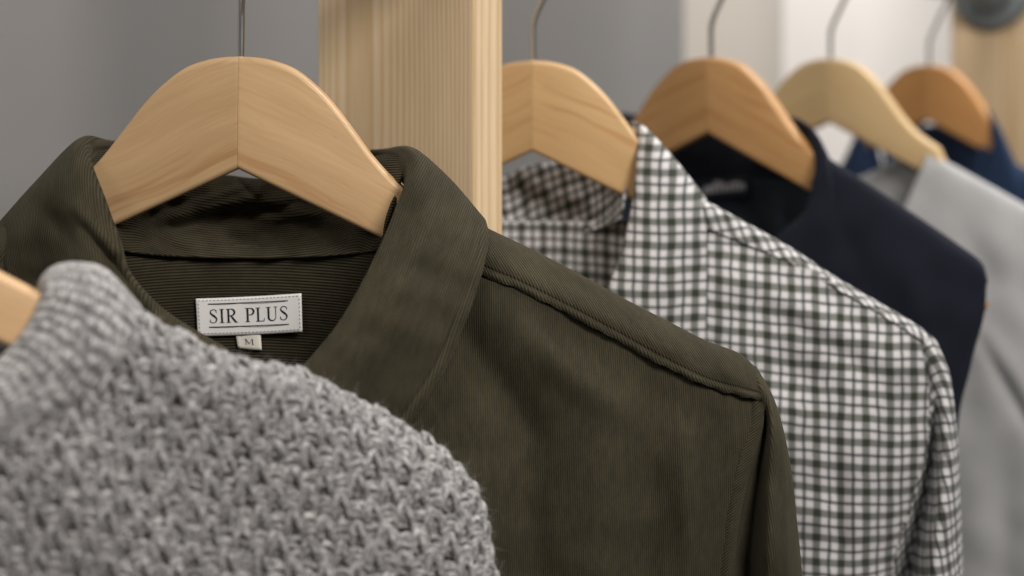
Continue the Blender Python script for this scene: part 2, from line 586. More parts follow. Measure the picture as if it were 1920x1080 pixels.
def arm_mesh(sign, cap=None, length=219.0):
    a = np.concatenate([np.concatenate([[.05, .3], np.linspace(1.4, 100, 69)]), np.linspace(103, 219, 50)])
    z1 = smooth_curve(UP, a)
    i = np.clip(np.searchsorted(LO[:, 0], a) - 1, 0, len(LO) - 2)
    z0 = LO[i, 1] + (a - LO[i, 0]) / (LO[i + 1, 0] - LO[i, 0]) * (LO[i + 1, 1] - LO[i, 1])
    if cap is not None:
        th0 = np.maximum(z1 - z0, 2)
        lim = np.interp(a, cap[0], cap[1]) - 7 + 45 * np.clip((cap[0][0] + 25 - a) / 25, 0, 1)
        z1 = np.where(a > cap[0][0], np.minimum(z1, lim), z1)
        k = np.clip((a - 60) / 60, 0, 1)
        z0 = np.minimum(z0, z1 - th0 * (1 - .25 * k))
    z1 = np.maximum(z1, z0 + 2)
    th = 6.4 - 2.0 * np.clip((a - 60) / 160, 0, 1)
    a = np.where(a > 100, 100 + (a - 100) * (length - 100) / 119.0, a)
    ring = []
    for k in range(4):                                     # rounded rectangle
        for q in range(6):
            ang = (k + q / 5.0) * math.pi / 2
            cx, cz = [(1, 1), (-1, 1), (-1, -1), (1, -1)][k]
            ring.append((cx, cz, math.cos(ang), math.sin(ang)))
    ring = np.array(ring)
    rr = np.minimum(3.0, (z1 - z0) / 2 - .05)[:, None]
    mid = ((z1 + z0) / 2)[:, None]; hh = ((z1 - z0) / 2)[:, None]
    Y = ring[None, :, 0] * (th[:, None] - rr) + ring[None, :, 2] * rr
    Z = mid + ring[None, :, 1] * (hh - rr) + ring[None, :, 3] * rr
    X = np.repeat(a[:, None] * sign, ring.shape[0], 1)
    # tiny chamfer where the two halves meet
    Y[0] *= .985; Z[0] = mid[0] + (Z[0] - mid[0]) * .997
    V = np.stack([X, Y, Z], -1) * MM
    n, k = V.shape[:2]
    idx = np.arange(n * k).reshape(n, k)
    A, B = idx[:-1], idx[1:]
    F = np.stack([A, np.roll(A, -1, 1), np.roll(B, -1, 1), B], -1).reshape(-1, 4)
    verts = V.reshape(-1, 3)
    me = bpy.data.meshes.new('arm')
    faces = [tuple(f) for f in F] + [tuple(idx[0]), tuple(idx[-1][::-1])]
    if sign > 0:
        faces = [f[::-1] for f in faces]
    me.from_pydata([tuple(v) for v in verts], [], faces)
    me.polygons.foreach_set('use_smooth', np.array([True] * len(F) + [False, False]))
    me.update()
    return me




def shoulder_cap(plane, ytop, sil, sign):
    sil = np.array(sil, float)
    px = sil[:, 0] if sign > 0 else 2 * plane.px - sil[:, 0]
    P = plane.pt(px, sil[:, 1], 0)
    return np.abs(plane.along(P)), (P[:, 2] - at(plane.px, ytop, plane.d0)[2]) / MM


hook_pts = [(0, -6), (0, 6), (0, 16), (.2, 21), (1.6, 26.5), (4.6, 33), (8.2, 40), (11.5, 46.5)]
for k in range(15):
    an = math.radians(-38 + k * 13.6)
    hook_pts.append((19.5 * math.cos(an) + .5, 66 + 19.5 * math.sin(an)))
hp = cubic(np.array([(x, 0, z) for x, z in hook_pts]) * MM, 110, 0)
HV, HF, _ = tubes(hp[None], .00185, 12)


def hanger(label, plane, ytop, roll, light, dark, seed, hook_yaw=0.0, sil=None, length=219.0):
    top = at(plane.px, ytop, plane.d0)
    t = thing('wooden_hanger', label, 'hanger', tuple(top), 'wooden hangers on the rails')
    t.rotation_euler = (0, math.radians(roll), -plane.yaw)
    for sg in (-1, 1):
        me = arm_mesh(sg, shoulder_cap(plane, ytop, sil, sg) if sil else None, length)
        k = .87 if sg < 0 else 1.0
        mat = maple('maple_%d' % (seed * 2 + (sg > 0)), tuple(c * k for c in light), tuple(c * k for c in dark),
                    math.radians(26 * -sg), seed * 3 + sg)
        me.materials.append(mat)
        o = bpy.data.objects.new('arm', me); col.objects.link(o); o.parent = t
    me = new_mesh('hook', HV, HF); me.materials.append(M['chrome'])
    o = bpy.data.objects.new('hook', me); col.objects.link(o); o.parent = t
    o.rotation_euler = (0, 0, hook_yaw)
    return t


H0 = Plane(960 - 285 / 485 * FPX, 485, -20)
H1 = Plane(452, 667, 0)
H2 = Plane(1000, 830, 10)
H3 = Plane(1333, 990, 38)
H4 = Plane(1557, 1180, 38)
H5 = Plane(1742, 1365, 46)
hanger('pale wooden hanger tip poking out of the grey knit sweater', H0, 80, 2.5, (.62, .42, .24), (.52, .33, .175), 1)
hanger('pale maple hanger in front holding the olive corduroy shirt', H1, 106, .6, (.58, .39, .215), (.42, .265, .135), 2, sil=[(905, 427), (1000, 473), (1100, 525), (1250, 605), (1383, 665)], hook_yaw=-1.3)
hanger('maple hanger right of the pine post holding the checked shirt', H2, 114, 0, (.60, .40, .205), (.50, .32, .15), 3, sil=[(1206, 305), (1270, 350), (1322, 379), (1380, 411), (1480, 466), (1560, 518), (1650, 571), (1720, 613), (1756, 660)])
hanger('darker honey coloured hanger holding the dark navy jacket', H3, 108, 0, (.50, .29, .125), (.41, .225, .09), 4, sil=[(1510, 280), (1537, 292), (1622, 346), (1722, 411), (1800, 464), (1838, 500), (1849, 545)], length=193)
hanger('palest straw coloured hanger holding the light grey sweatshirt', H4, 110, 0, (.60, .435, .235), (.52, .365, .185), 5, sil=[(1725, 286), (1737, 290), (1800, 320), (1862, 355), (1930, 394), (2012, 440), (2108, 530)])
hanger('orange brown hanger farthest away holding the navy shirt', H5, 122, 0, (.50, .26, .095), (.42, .205, .07), 6, sil=[(1850, 268), (1892, 300), (1962, 338), (2042, 388), (2124, 470)])


# ------------------------------------------------------------------ stitches sampled on a cloth patch
def stitch_line(name, P, rows, cols, mat, parent, every=2.6, length=1.9, rad=.00022, lift=.0004):
    """rows, cols: float index arrays of a path on the dense patch P"""
    Nn = normals(P)
    r0 = np.clip(np.round(rows).astype(int), 0, P.shape[0] - 1); c0 = np.clip(np.round(cols).astype(int), 0, P.shape[1] - 1)
    path = P[r0, c0]; nn = Nn[r0, c0]
    seg = np.linalg.norm(np.diff(path, axis=0), axis=-1) / MM
    L = np.concatenate([[0], np.cumsum(seg)])
    starts = np.arange(0, L[-1] - length, every)
    out = []
    for s in starts:
        ss = s + np.linspace(0, length, 5)
        p = np.stack([np.interp(ss, L, path[:, k]) for k in range(3)], -1)
        q = np.stack([np.interp(ss, L, nn[:, k]) for k in range(3)], -1)
        out.append(p + q * (lift * np.array([-.6, .8, 1, .8, -.6]))[:, None])
    V, F, uv = tubes(np.array(out), rad, 6)
    o = link(name, new_mesh(name, V, F, uv), mat, parent)
    o['kind'] = 'stuff'
    return o


def mirror(ctrl, cx):
    a = np.array(ctrl, float).copy(); a[..., 0] = 2 * cx - a[..., 0]
    return a[:, ::-1]


def lerp_rows(edges, k, bulge=0.0, mids=None):
    """edges: list of (first, last) points per row -> control grid with k columns"""
    out = []
    for i, (a, b) in enumerate(edges):
        a = np.array(a, float); b = np.array(b, float)
        row = []
        for j in range(k):
            t = j / (k - 1)
            p = a * (1 - t) + b * t
            p[2] -= bulge * math.sin(math.pi * t)
            row.append(p)
        out.append(row)
    return np.array(out)


# ------------------------------------------------------------------ olive corduroy shirt
shirt = thing('corduroy_shirt', 'olive green corduroy shirt with open collar and white neck label', 'shirt', tuple(at(452, 106, 667)))
front_c = [
    [(790, 450, -8), (905, 505, -15), (1000, 545, -18), (1100, 597, -18), (1250, 678, -18), (1350, 724, -16), (1427, 742, -11)],
    [(700, 600, -25), (850, 620, -28), (980, 650, -28), (1100, 690, -27), (1240, 755, -24), (1345, 785, -21), (1428, 800, -13)],
    [(560, 760, -35), (800, 780, -38), (960, 800, -34), (1090, 830, -32), (1220, 860, -30), (1330, 878, -26), (1403, 885, -15)],
    [(520, 930, -42), (790, 940, -44), (950, 950, -38), (1080, 960, -36), (1210, 968, -34), (1310, 972, -29), (1383, 975, -16)],
    [(500, 1090, -46), (780, 1090, -48), (945, 1090, -40), (1075, 1090, -38), (1200, 1090, -36), (1300, 1090, -31), (1372, 1090, -16)],
    [(480, 1340, -50), (770, 1340, -50), (940, 1340, -42), (1070, 1340, -40), (1195, 1340, -38), (1295, 1340, -32), (1366, 1340, -16)]]
ff = [(850, 600, 985, 800, 42, 9), (985, 800, 1000, 1060, 45, 7), (930, 560, 1080, 720, 40, -4), (1290, 820, 1300, 1250, 26, -5.0),
      (1225, 760, 1200, 1200, 38, 6.5), (1130, 700, 1115, 1250, 50, -5), (1350, 790, 1350, 1200, 22, 3.5), (1060, 640, 1240, 740, 45, 4),
      (880, 900, 900, 1200, 40, -7), (1010, 640, 1190, 800, 30, -2.0)]
_, Pf = cloth('front_panel', H1, front_c, 240, 260, M['cord_front'], shirt, ff, noise=.7, nscale=150, seed=3, rot=1.5)
fl = mirror(front_c, 452)
fl[..., 2] *= .6
cloth('front_panel', H1, fl, 60, 70, M['cord_front'], shirt, noise=.8, seed=4)

yoke_c = [
    [(800, 400, 30), (905, 445, 26), (1000, 492, 26), (1100, 544, 26), (1180, 588, 26), (1250, 624, 26), (1320, 660, 26), (1385, 684, 24), (1412, 704, 18)],
    [(800, 372, 8), (905, 427, 6), (1000, 473, 6), (1100, 525, 6), (1180, 569, 6), (1250, 605, 6), (1320, 641, 6), (1383, 665, 5), (1411, 688, 3)],
    [(800, 378, -6), (903, 434, -8), (998, 480, -8), (1098, 532, -8), (1178, 576, -8), (1249, 612, -8), (1320, 648, -8), (1384, 672, -7), (1413, 694, -6)],
    [(800, 415, -15), (900, 472, -18), (985, 513, -19), (1090, 566, -19), (1170, 609, -19), (1245, 650, -19), (1322, 690, -18), (1385, 708, -16), (1420, 722, -12)],
    [(800, 455, -20), (900, 514, -19), (972, 542, -21), (1085, 599, -21), (1165, 643, -21), (1240, 684, -21), (1325, 723, -20), (1385, 741, -18), (1428, 751, -15)]]


def yoke_post(g):
    r = np.linspace(0, 1, g.shape[0])[:, None]
    g[..., 2] += 1.1 * np.exp(-((r - .885) / .014) ** 2)            # groove of the top stitching
    g[..., 2] -= .8 * np.exp(-((r - .955) / .03) ** 2)             # puffed edge
    g[..., 1] += .8 * np.sin(g[..., 0] / 5.0) * np.clip((r - .9) * 10, 0, 1)   # rope-like waviness of the edge
    g[..., 2] += .42 * np.sin(g[..., 0] / 4.2 - g[..., 1] / 3.0) * np.clip((r - .9) * 10, 0, 1)
    return g


_, Py = cloth('shoulder_yoke', H1, yoke_c, 120, 260, M['cord_yoke'], shirt, [(950, 470, 1150, 570, 22, 1.5), (1200, 600, 1380, 690, 26, -2.0)],
              uv='arc', rot=52, noise=.35, nscale=90, seed=5, post=yoke_post, solid=.0016)
cloth('shoulder_yoke', H1, mirror(yoke_c, 452), 40, 60, M['cord_wide'], shirt, uv='arc', rot=-52)
stitch_line('stitching', Py, np.full(220, .885 * 119), np.linspace(30, 250, 220), M['thread'], shirt)

sleeve_c = [
    [(1404, 690, -8), (1409, 688, -7), (1413, 687, -4), (1417, 690, 0), (1412, 700, 14), (1380, 720, 26)],
    [(1424, 746, -12), (1432, 742, -14), (1441, 740, -11), (1448, 746, -2), (1438, 755, 16), (1400, 760, 30)],
    [(1427, 800, -12), (1435, 800, -8), (1449, 803, -18), (1467, 806, -4), (1450, 812, 20), (1410, 815, 34)],
    [(1402, 885, -14), (1423, 890, -9), (1447, 888, -22), (1482, 885, -5), (1460, 890, 24), (1410, 890, 40)],
    [(1382, 975, -15), (1414, 980, -8), (1446, 976, -27), (1491, 972, -7), (1470, 975, 28), (1410, 975, 46)],
    [(1371, 1090, -15), (1407, 1090, -7), (1444, 1090, -30), (1501, 1085, -8), (1480, 1085, 30), (1410, 1085, 50)],
    [(1365, 1340, -15), (1403, 1340, -7), (1442, 1340, -32), (1518, 1340, -8), (1490, 1340, 30), (1410, 1340, 50)]]
_, Ps = cloth('sleeve', H1, sleeve_c, 200, 150, M['cord_front'], shirt, [(1470, 800, 1480, 1200, 9, -1.5)], uv='arc', rot=4, noise=.5, nscale=110, seed=6)
cloth('sleeve', H1, mirror(sleeve_c, 452), 50, 50, M['cord_front'], shirt, uv='arc')

band = [[(1408, 750, -16), (1419, 750, -16.5), (1430, 751, -14)], [(1404, 800, -19), (1416, 800, -18.5), (1430, 801, -15.5)],
        [(1380, 885, -22.5), (1393, 885, -21), (1406, 886, -17.5)], [(1360, 975, -24), (1374, 975, -22.5), (1387, 976, -18.5)],
        [(1348, 1090, -25), (1362, 1090, -23.5), (1376, 1090, -18.5)], [(1341, 1340, -26), (1356, 1340, -24.5), (1370, 1340, -19)]]
band = np.array(band, float); band[:, 0, 2] += 3.4; band[:, 1, 2] += 2.2; band[:, 2, 2] += 1
cloth('armhole_seam', H1, band, 160, 24, M['cord_yoke'], shirt, [f for f in ff if f[4] == 22], uv='arc', rot=-48, solid=.0006)

# back collar (inside of the neck), wrinkled
bc = [
    [(150, 300, 20), (228, 300, 52), (330, 330, 62), (430, 346, 66), (490, 352, 66), (580, 344, 62), (685, 312, 52), (772, 305, 22)],
    [(158, 272, 8), (230, 286, 38), (330, 318, 50), (428, 331, 54), (490, 337, 54), (580, 330, 50), (685, 299, 38), (768, 286, 10)],
    [(170, 312, -2), (240, 322, 28), (335, 346, 40), (432, 356, 45), (495, 360, 45), (585, 352, 40), (680, 330, 28), (756, 322, 0)],
    [(190, 380, -8), (250, 392, 22), (338, 404, 34), (438, 410, 40), (500, 411, 40), (590, 404, 34), (676, 394, 20), (738, 384, -8)],
    [(208, 442, -4), (262, 450, 15), (340, 457, 24), (440, 460, 29), (508, 460, 28), (598, 456, 21), (674, 448, 9), (722, 440, -6)],
    [(214, 468, -2), (268, 476, 10), (340, 481, 18.5), (440, 484, 23.5), (510, 484, 22.5), (600, 481, 15.5), (672, 475, 5), (716, 468, -5)]]
bf = [(330, 405, 470, 372, 14, -7), (470, 372, 560, 395, 12, -6), (470, 400, 620, 372, 9, 5), (440, 335, 480, 372, 8, 6), (485, 340, 480, 372, 10, -6),
      (300, 430, 440, 395, 10, 5), (560, 395, 660, 425, 14, -6), (585, 415, 600, 450, 16, 5), (500, 412, 620, 398, 8, -4), (370, 380, 460, 350, 8, -4),
      (360, 372, 250, 420, 12, 5), (520, 355, 600, 375, 9, 4), (410, 436, 500, 428, 14, -3)]
_, Pb = cloth('collar_back', H1, bc, 170, 240, M['cord_wide'], shirt, [f[:5] + (f[5] * .6,) for f in bf], uv='arc', rot=90, noise=.9, nscale=60, seed=8, solid=.0014)
nrb = 170
for rr_, a_, b_ in ((.865, 60, 190), (.965, 110, 200)):
    stitch_line('stitching', Pb, np.full(200, rr_ * (nrb - 1)), np.linspace(a_, b_, 200), M['thread'], shirt, rad=.00028)


def yl(px):
    return 27 - ((np.asarray(px, float) - 452) / 250) ** 2 * 26


xs = [150, 250, 350, 452, 550, 650, 750]
yk = [[(x, y - (6 if i == 0 else 0), float(yl(x)) + (2.5 if i == 0 else 0)) for x in xs] for i, y in enumerate((466, 530, 620, 760, 1000, 1340))]
cloth('yoke_lining', H1, yk, 120, 90, M['cord_wide'], shirt, [(600, 500, 560, 700, 40, 2)], rot=90, noise=.15, nscale=140, seed=9)
bp = [[(-560 + 0, 760, 16), (-100, 500, 24), (150, 470, 32), (452, 480, 36), (750, 470, 32), (1000, 520, 24), (1400, 740, 16)],
      [(-480, 1000, 18), (-100, 900, 26), (150, 900, 32), (452, 900, 34), (750, 900, 32), (1000, 900, 26), (1390, 1000, 18)],
      [(-470, 1340, 18), (-100, 1340, 26), (150, 1340, 32), (452, 1340, 34), (750, 1340, 32), (1000, 1340, 26), (1380, 1340, 18)]]
cloth('back_panel', H1, bp, 30, 60, M['cord_front'], shirt)

# collar leaves: columns = stand, roll, mid, mid, free edge
cr = [
    [(690, 300, 50), (700, 284, 44), (750, 300, 42), (810, 350, 40), (860, 405, 38)],
    [(738, 312, 18), (742, 284, 20), (772, 282, 14), (838, 338, 10), (900, 408, 8)],
    [(752, 335, 2), (764, 299, 0), (790, 298, -8), (850, 354, -6), (911, 428, -4)],
    [(752, 365, -8), (763, 342, -18), (800, 350, -26), (860, 402, -20), (914, 452, -14)],
    [(738, 405, -18), (746, 395, -30), (795, 408, -38), (855, 446, -31), (908, 484, -24)],
    [(716, 450, -26), (726, 445, -38), (778, 465, -46), (840, 498, -39), (897, 526, -29)],
    [(682, 524, -36), (691, 520, -48), (748, 545, -55), (808, 573, -47), (871, 602, -36)],
    [(630, 612, -46), (640, 610, -57), (702, 634, -63), (767, 662, -55), (833, 692, -45)],
    [(565, 692, -52), (576, 690, -63), (645, 722, -69), (708, 755, -61), (772, 788, -53)],
    [(495, 782, -54), (505, 780, -65), (578, 815, -71), (640, 855, -63), (705, 895, -56)]]
crf = [(700, 520, 800, 380, 22, 3.5), (640, 640, 760, 520, 24, -2.5), (840, 400, 800, 560, 26, 3), (760, 620, 700, 720, 30, 2.5), (800, 320, 850, 420, 18, 2)]


def leaf_post(g):
    c = np.linspace(0, 1, g.shape[1])[None, :]
    g[..., 2] += 1.0 * np.exp(-((c - .925) / .014) ** 2)
    g[..., 2] -= .7 * np.exp(-((c - .965) / .02) ** 2)
    return g


_, Pc = cloth('collar', H1, tuck_stand(cr, 1), 220, 170, M['cord_front'], shirt, crf, uv='plane', rot=-20, noise=.5, nscale=90, seed=11, post=leaf_post, solid=.0022)
stitch_line('stitching', Pc, np.linspace(30, 215, 200), np.full(200, .925 * 169), M['thread'], shirt)
cl_ = [
    [(228, 290, 50), (215, 268, 44), (160, 290, 42), (80, 360, 40), (10, 430, 38)],
    [(186, 296, 18), (186, 266, 18), (148, 265, 12), (70, 343, 8), (6, 414, 6)],
    [(174, 318, 4), (163, 274, -2), (128, 290, -8), (58, 366, -6), (-6, 436, -2)],
    [(178, 330, -8), (165, 298, -16), (118, 330, -24), (50, 410, -18), (-10, 470, -10)],
    [(184, 346, -14), (174, 328, -26), (125, 365, -33), (55, 440, -26), (-10, 505, -16)],
    [(200, 382, -20), (190, 370, -33), (140, 412, -41), (68, 490, -33), (-4, 560, -22)],
    [(216, 426, -26), (207, 418, -39), (158, 465, -47), (88, 545, -38), (14, 615, -27)],
    [(230, 466, -30), (222, 459, -43), (172, 515, -51), (104, 595, -42), (34, 665, -31)],
    [(246, 516, -34), (238, 513, -47), (192, 570, -55), (128, 645, -45), (64, 715, -35)],
    [(296, 574, -38), (286, 572, -51), (235, 635, -58), (178, 705, -48), (118, 775, -38)],
    [(352, 617, -40), (342, 615, -53), (290, 690, -60), (235, 765, -50), (175, 840, -40)],
    [(434, 665, -42), (424, 663, -55), (380, 745, -62), (325, 830, -52), (265, 910, -42)]]
clf = [(150, 395, 215, 470, 12, -4), (165, 430, 240, 530, 14, 4.5), (70, 380, 160, 470, 22, 3), (215, 470, 300, 600, 10, -3), (90, 450, 60, 560, 30, 3)]
_, Pl = cloth('collar', H1, tuck_stand(cl_, -1), 180, 150, M['cord_front'], shirt, clf, uv='plane', rot=18, noise=.6, nscale=80, seed=12, post=leaf_post, solid=.0022)

# neck label with its lettering


def strip(points, widths):
    p = np.array(points, float); w = np.broadcast_to(np.array(widths, float), (len(p),))
    t = np.gradient(p, axis=0); t /= np.linalg.norm(t, axis=1, keepdims=True) + 1e-9
    n = np.stack([-t[:, 1], t[:, 0]], 1)
    return p + n * w[:, None] / 2, p - n * w[:, None] / 2


def arc(cx, cy, rx, ry, a0, a1, n=14):
    a = np.radians(np.linspace(a0, a1, n))
    return np.stack([cx + rx * np.cos(a), cy + ry * np.sin(a)], 1)


def glyph(ch):
    T, t = .125, .045
    S = []
    ser = lambda x, y, w=.30: S.append(([(x - w / 2, y), (x + w / 2, y)], [t * .9, t * .9]))
    if ch == 'I':
        S.append(([(.17, 0), (.17, 1)], T)); ser(.17, .02); ser(.17, .98); w = .34
    elif ch == 'L':
        S.append(([(.17, 0), (.17, 1)], T)); ser(.17, .98); S.append(([(.03, .022), (.56, .022)], t)); S.append(([(.55, .0), (.60, .24)], [.06, .02])); w = .60
    elif ch in 'PR':
        S.append(([(.17, 0), (.17, 1)], T)); ser(.17, .02)
        S.append(([(.03, .978), (.34, .978)], t))
        b = arc(.34, .745, .24, .235, 90, -90, 16)
        S.append((b, t + (T - t) * np.sin(np.linspace(0, np.pi, 16))))
        S.append(([(.2, .51), (.34, .51)], t)); w = .60
        if ch == 'R':
            S.append(([(.33, .51), (.50, .25), (.66, .03)], [T * .8, T, T])); S.append(([(.60, .02), (.78, .02)], t)); w = .74
    elif ch == 'U':
        b = np.concatenate([[(.17, .98)], arc(.41, .27, .24, .255, 180, 360, 18), [(.65, .98)]])
        wd = np.interp(np.arange(20), [0, 2, 10, 16, 19], [T, T, t * 1.5, t, t]); S.append((b, wd)); ser(.17, .98); ser(.65, .98, .24); w = .80
    elif ch == 'S':
        k = np.array([(.49, .78), (.45, .92), (.29, .985), (.13, .90), (.10, .74), (.22, .60), (.37, .47), (.49, .30), (.43, .10), (.27, .015), (.10, .09), (.05, .25)])
        b = cubic(k, 48, 0)
        wd = np.interp(np.linspace(0, 11, 48), [0, 1, 2, 4, 5.5, 7, 9, 10, 11], [.04, .05, t, .09, T * 1.05, .10, t, .05, .04]); S.append((b, wd))
        S.append(([(.49, .72), (.49, .93)], .03)); S.append(([(.06, .06), (.06, .28)], .03)); w = .58
    elif ch == 'M':
        S.append(([(.15, 0), (.15, 1)], t * 1.4)); S.append(([(.13, .99), (.5, .12)], T)); S.append(([(.5, .12), (.86, .99)], t * 1.3)); S.append(([(.88, 0), (.88, 1)], T))
        ser(.15, .02, .26); ser(.88, .02, .30); ser(.1, .98, .16); ser(.92, .98, .16); w = 1.03
    return S, w


def label_map(c, w_off):
    """bilinear patch between four pixel corners TL, TR, BR, BL lying on the yoke lining; s, t in 0..1 (t up)"""
    TL, TR, BR, BL = [np.array(q, float) for q in c]

    def f(s, t):
        s = np.asarray(s, float)[..., None]; t = np.asarray(t, float)[..., None]
        p = (BL * (1 - s) + BR * s) * (1 - t) + (TL * (1 - s) + TR * s) * t
        sw = .9 * np.sin(s[..., 0] * 5.0 + .8) * .5
        return H1.pt(p[..., 0], p[..., 1] + 1.2 * np.sin(s[..., 0] * math.pi), yl(p[..., 0]) - 2.6 - w_off + sw)
    return f


def patch(name, f, n, m, mat, parent, solid=.0004):
    s, t = np.meshgrid(np.linspace(0, 1, m), np.linspace(1, 0, n))
    P = f(s, t)
    uv = np.stack([s * 49, t * 18], -1)
    return link(name, new_mesh(name, P, grid_faces(n, m), uv), mat, parent, solid)


def ink(name, f, strokes, mat, parent):
    V, F = [], []
    b = 0
    for pts, wd in strokes:
        L, R = strip(pts, wd)
        for q in (L, R): V.append(f(q[:, 0], q[:, 1]))
        n = len(L)
        F += [(b + i, b + i + 1, b + n + i + 1, b + n + i) for i in range(n - 1)]
        b += 2 * n
    return link(name, new_mesh(name, np.concatenate(V), F, np.zeros((b, 2)), smooth=False), mat, parent)


LC = [(367, 560), (565, 550), (567, 622), (371, 630)]
fl_ = label_map(LC, 1.0)
lab = patch('label', fl_, 14, 40, M['satin'], shirt)
lab['label'] = 'white satin neck label with black serif lettering'
fi = label_map(LC, 1.45)
Wl, Hl = 49.0, 18.0
strokes = []


def letters(text, x0, x1, y0, h, sp):
    gl = [glyph(c) if c != ' ' else ([], .34) for c in text]
    tot = sum(w for _, w in gl) + sp * (len(gl) - 1)
    k = (x1 - x0) / tot                    # x scale (mm per unit); y scale is h
    x = x0
    for S, w in gl:
        for pts, wd in S:
            p = np.array(pts, float)
            strokes.append(((np.stack([x + p[:, 0] * k, y0 + p[:, 1] * h], 1)), np.broadcast_to(np.array(wd, float), (len(p),)) * k * 1.05))
        x += (w + sp) * k


letters('SIR PLUS', 5.8, 42.6, 6.0, 6.6, .10)
strokes.append(([(5.5, 15.2), (20, 15.2), (42.6, 15.0)], .42))
strokes.append(([(5.5, 4.1), (20, 4.1), (42.8, 3.9)], .42))
scaled = lambda st: [(np.array(p, float) , w) for p, w in st]
ink('lettering', lambda x, y: fi(np.asarray(x) / Wl, np.asarray(y) / Hl), scaled(strokes), M['ink'], lab)
dash = []
for x in np.arange(1.0, 48, 1.75):
    dash.append(([(x, 16.9), (x + 1.0, 16.9)], .28)); dash.append(([(x, 1.15), (x + 1.0, 1.15)], .28))
for y in np.arange(1.8, 16.5, 1.85):
    dash.append(([(1.1, y), (1.1, y + .8)], .35)); dash.append(([(47.9, y), (47.9, y + .8)], .35))
so = ink('stitching', lambda x, y: fi(np.asarray(x) / Wl, np.asarray(y) / Hl), dash, M['grey_thread'], lab)
so['kind'] = 'stuff'
TC = [(441, 620), (488, 618), (491, 656), (446, 652)]
ft = label_map(TC, .3)
tag = patch('size_tag', ft, 8, 10, M['tape'], shirt)
strokes = []
letters('M', .32, .70, .26, .30, 0)
strokes = [(p, np.asarray(w) * .75) for p, w in strokes]
ink('lettering', label_map(TC, .7), strokes, M['ink'], tag)

# ------------------------------------------------------------------ grey knit sweater
sweater = thing('knit_sweater', 'chunky grey marled knit sweater blurred in the front left corner', 'sweater', tuple(at(H0.px, 106, 485)))
SIL = cubic(np.array([(225, 556), (262, 577), (300, 602), (345, 625), (400, 653), (450, 668), (500, 678), (560, 688), (641, 729), (702, 760), (764, 797), (812, 825),
                      (861, 870), (893, 911), (906, 947), (918, 1000), (935, 1080), (965, 1240), (980, 1400)], float), 260, 0)
SILN = np.gradient(SIL, axis=0); SILN /= np.linalg.norm(SILN, axis=1, keepdims=True)
SILN = np.stack([-SILN[:, 1], SILN[:, 0]], 1)          # pointing inwards (down/left)
SIL = SIL + SILN * 9
RW = 15.0                                               # fold radius at the shoulder, mm
K0 = 4.75                                               # px per mm


def sweater_map(q, w):
    """unfolded pixel position q (...,2) and height w (mm, outwards) -> 3D"""
    sh = q.shape[:-1]
    qf = q.reshape(-1, 2)
    out = np.empty((len(qf), 3))
    RP = RW * K0
    for s0 in range(0, len(qf), 20000):
        qq = qf[s0:s0 + 20000]; ww = np.broadcast_to(w, sh).reshape(-1)[s0:s0 + 20000]
        d2 = ((qq[:, None] - SIL[None]) ** 2).sum(-1)
        i = d2.argmin(1)
        n = SILN[i]
        sd = ((qq - SIL[i]) * n).sum(1)
        far = np.sqrt(d2[np.arange(len(qq)), i])
        sd = np.where(sd >= 0, np.maximum(sd, far * .0 + sd), sd)
        s = sd + RP * (math.pi / 2 - 1)
        ang = np.minimum(s / RP, math.pi / 2)
        fold = s < RP * math.pi / 2
        e = np.where(fold, RP * (1 - np.cos(ang)), sd)
        back = np.where(fold, RW * (1 - np.sin(ang)), 0)
        # normal height: interior -> towards the viewer, near the edge -> outwards
        pos = qq + n * (e - sd)[:, None] - n * (np.cos(ang) * ww * K0 * fold)[:, None]
        wz = -np.where(fold, np.sin(ang) * ww, ww)
        x, y = pos[:, 0], pos[:, 1]
        body = -14 - 9 * np.clip((y - 650 - .45 * (x - 300)) / 350, 0, 1) + 2.2 * np.sin(x / 140 + y / 210) + 1.5 * np.sin(x / 70 - y / 90)
        out[s0:s0 + 20000] = H0.pt(x, y, body + back + wz)
    return out.reshape(sh + (3,))


SEAM = np.array([(300, 540), (262, 577), (232, 640), (188, 706), (122, 768), (35, 818), (-80, 860), (-250, 890), (-420, 900)], float)


def below_seam(x, y):
    ys = np.interp(x, SEAM[::-1, 0], SEAM[::-1, 1])
    return (y > ys - 6) | (x > 262)


lam = cubic(np.array([(-3.6, -5.0, -1.4), (-3.1, -2.6, .3), (-2.3, 0.0, 1.2), (-1.4, 2.4, 1.4), (-.6, 3.7, 1.1), (0, 4.1, .9), (.6, 3.7, 1.1), (1.4, 2.4, 1.4),
                      (2.3, .0, 1.2), (3.1, -2.6, .3), (3.6, -5.0, -1.4)]), 22, 0)
tuck = cubic(np.array([(-3.6, -.6, -1.2), (-2.4, .5, .1), (-1.0, 1.1, .6), (0, 1.2, .7), (1.0, 1.1, .6), (2.4, .5, .1), (3.6, -.6, -1.2)]), 16, 0)
groups = {22: [], 16: []}
PITCH_Y = 43.0


def stitch_centre(i, j):
    ii = i + .5 * (j % 2)
    cx = 68.0 * ii - .42 * ii * ii
    return cx, 520 + PITCH_Y * j + .13 * cx + 4 * math.sin(cx / 130 + j * .2)


